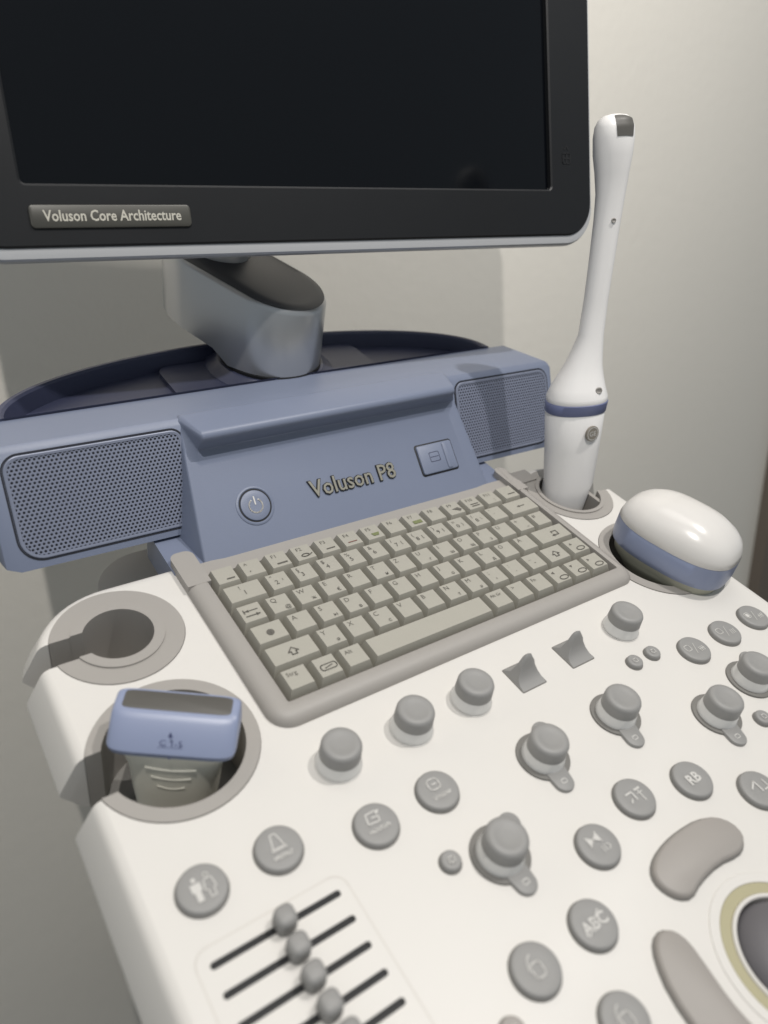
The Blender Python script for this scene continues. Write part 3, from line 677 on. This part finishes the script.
emit(vstack([(.98, 2.36, 1.65), (1.01, 2.4, 1.67), (1.25, 2.34, 1.64), (1.55, 2.2, 1.56), (1.8, 1.95, 1.38), (2.08, 1.5, 1.05), (2.25, .9, .65), (2.3, .3, .2)]), 'probe_dome', PWHITE, vp, 70)
# long wand probe
gz = Vector((-.059, .281, .958)).normalized(); fwd = cf - gz * cf.dot(gz); fwd.normalize(); rgt = fwd.cross(gz) * 1
wp = thing('wand_probe', 'long slender white probe with blue collar standing up in the rear right cup', 'ultrasound probe', (14.7, 2.3, -2.2), 'ultrasound probes in their cups')
ax = [(-2.4, 14.62, 2.2, -2.3, 1.8), (0, 14.76, 2.45, -.34, 2.05), (0, 14.83, 2.52, .14, 2.14), (0, 14.80, 3.0, 1.9, 2.32), (0, 14.79, 3.36, 3.4, 2.52)]
def wand(rows, name, m, par, sq=2.3):
    rs = []
    for x, y, z, d in rows: rs.append(ell((x, y, z), rgt, fwd, None, d / 2, d / 2 * .92, 0, sq, 48))
    return emit(loops(rs), name, m, par, 55)
wand([(14.6, 2.2, -2.3, 1.8), (14.76, 2.45, -.34, 2.05), (14.83, 2.52, .14, 2.14), (14.81, 2.95, 1.8, 2.32), (14.79, 3.36, 3.3, 2.48), (14.79, 3.37, 3.33, 2.44)], 'wand_handle', PMATTE, wp)
wand([(14.79, 3.35, 3.28, 2.46), (14.79, 3.36, 3.31, 2.53), (14.79, 3.44, 3.72, 2.58), (14.79, 3.45, 3.75, 2.5)], 'blue_collar', mat('collar_blue', (104, 111, 145), .4), wp)
wand([(14.79, 3.44, 3.73, 2.5), (14.79, 3.45, 3.77, 2.54), (14.78, 3.5, 3.95, 2.5), (14.8, 3.6, 4.3, 2.22), (14.85, 3.68, 4.75, 1.86), (14.91, 3.76, 5.2, 1.54), (14.97, 3.84, 5.75, 1.28), (15.04, 3.95, 6.4, 1.02), (15.07, 4.27, 7.76, .95), (15.1, 4.58, 9.07, .97), (15.14, 4.98, 10.7, 1.02), (15.14, 5.2, 11.6, 1.1), (15.1, 5.4, 12.3, 1.26), (15.04, 5.56, 12.9, 1.44), (15.01, 5.72, 13.45, 1.5), (14.99, 5.82, 13.8, 1.42), (14.98, 5.88, 14.02, 1.2), (14.98, 5.92, 14.16, .8), (14.98, 5.94, 14.2, .3)], 'wand_shaft', PMATTE, wp)
shaft = [o for o in wp.children if o.name.startswith('wand_shaft')][0]
from mathutils.bvhtree import BVHTree
bv = BVHTree.FromPolygons([v.co / U + origin(wp) for v in shaft.data.vertices], [tuple(p.vertices) for p in shaft.data.polygons])
# scanning window: a bent strip over the tip, on the right
def tipdir(th, ph, off=1.0): return rgt * cos(th) * cos(ph) * .78 * off - fwd * sin(ph) * .72 * off + gz * sin(th) * .72 * off
cc = Vector((15.0, 5.75, 13.45)); bm = bmesh.new(); rows_ = []
for v_ in [k / 14 for k in range(15)]:
    row_ = []
    for u_ in [k / 14 for k in range(15)]:
        a_ = -.10 + .05 * (1 - v_) + .70 * u_; b_ = .10 + .62 * v_; f_ = .62 - .25 * v_
        d_ = (rgt * a_ * 1.0 - fwd * f_ + gz * b_).normalized(); hit = bv.ray_cast(cc - gz * .1, d_)
        row_.append(bm.verts.new(hit[0] + hit[1] * (.02 if hit[1].dot(d_) > 0 else -.02)))
    rows_.append(row_)
for a, b_ in zip(rows_, rows_[1:]):
    for i in range(len(a) - 1): bm.faces.new((a[i], a[i + 1], b_[i + 1], b_[i]))
emit(bm, 'scan_window', LENS, wp, 60)
def dimple(p, r, name='dimple', m=BEIGE):
    F = Frame(p, rgt, gz); bm = mapbm(lathe(0, 0, [(r * 1.3, -.03), (r * 1.2, .012), (r, .02), (r * .7, -.01), (r * .2, -.02)], 20), lambda x, y, z: F(x, y, z)); return emit(bm, name, m, wp, 60)
dimple(Vector((15.13, 4.95, 10.7)) - fwd * .475 + rgt * .1, .07); dimple(Vector((14.79, 3.55, 4.3)) - fwd * .93 + rgt * .6, .11)
# round maker's emblem
ph = math.asin(.42); base_ = Vector((14.81, 3.12, 2.55)); nn = (-fwd * cos(ph) + rgt * sin(ph)).normalized(); rr_ = (rgt * cos(ph) + fwd * sin(ph)).normalized()
EF = Frame(base_ + nn * 1.18, rr_, gz)
em = emit(mapbm(disc(0, 0, .33, -.06, .03, .02), lambda x, y, z: EF(x, y, z)), 'emblem', mat('emblem_grey', (128, 122, 112), .5), wp)
bm = bmesh.new(); stroke(bm, circ(0, 0, .27, 24), .03, 0, closed=True); add_text(bm, 'GE', 0, -.1, 0, .3, align='CENTER')
emit(mapbm(bm, lambda x, y, z: EF(x, y, .035)), 'emblem_lettering', SYMB, em)
bpy.context.view_layer.update()
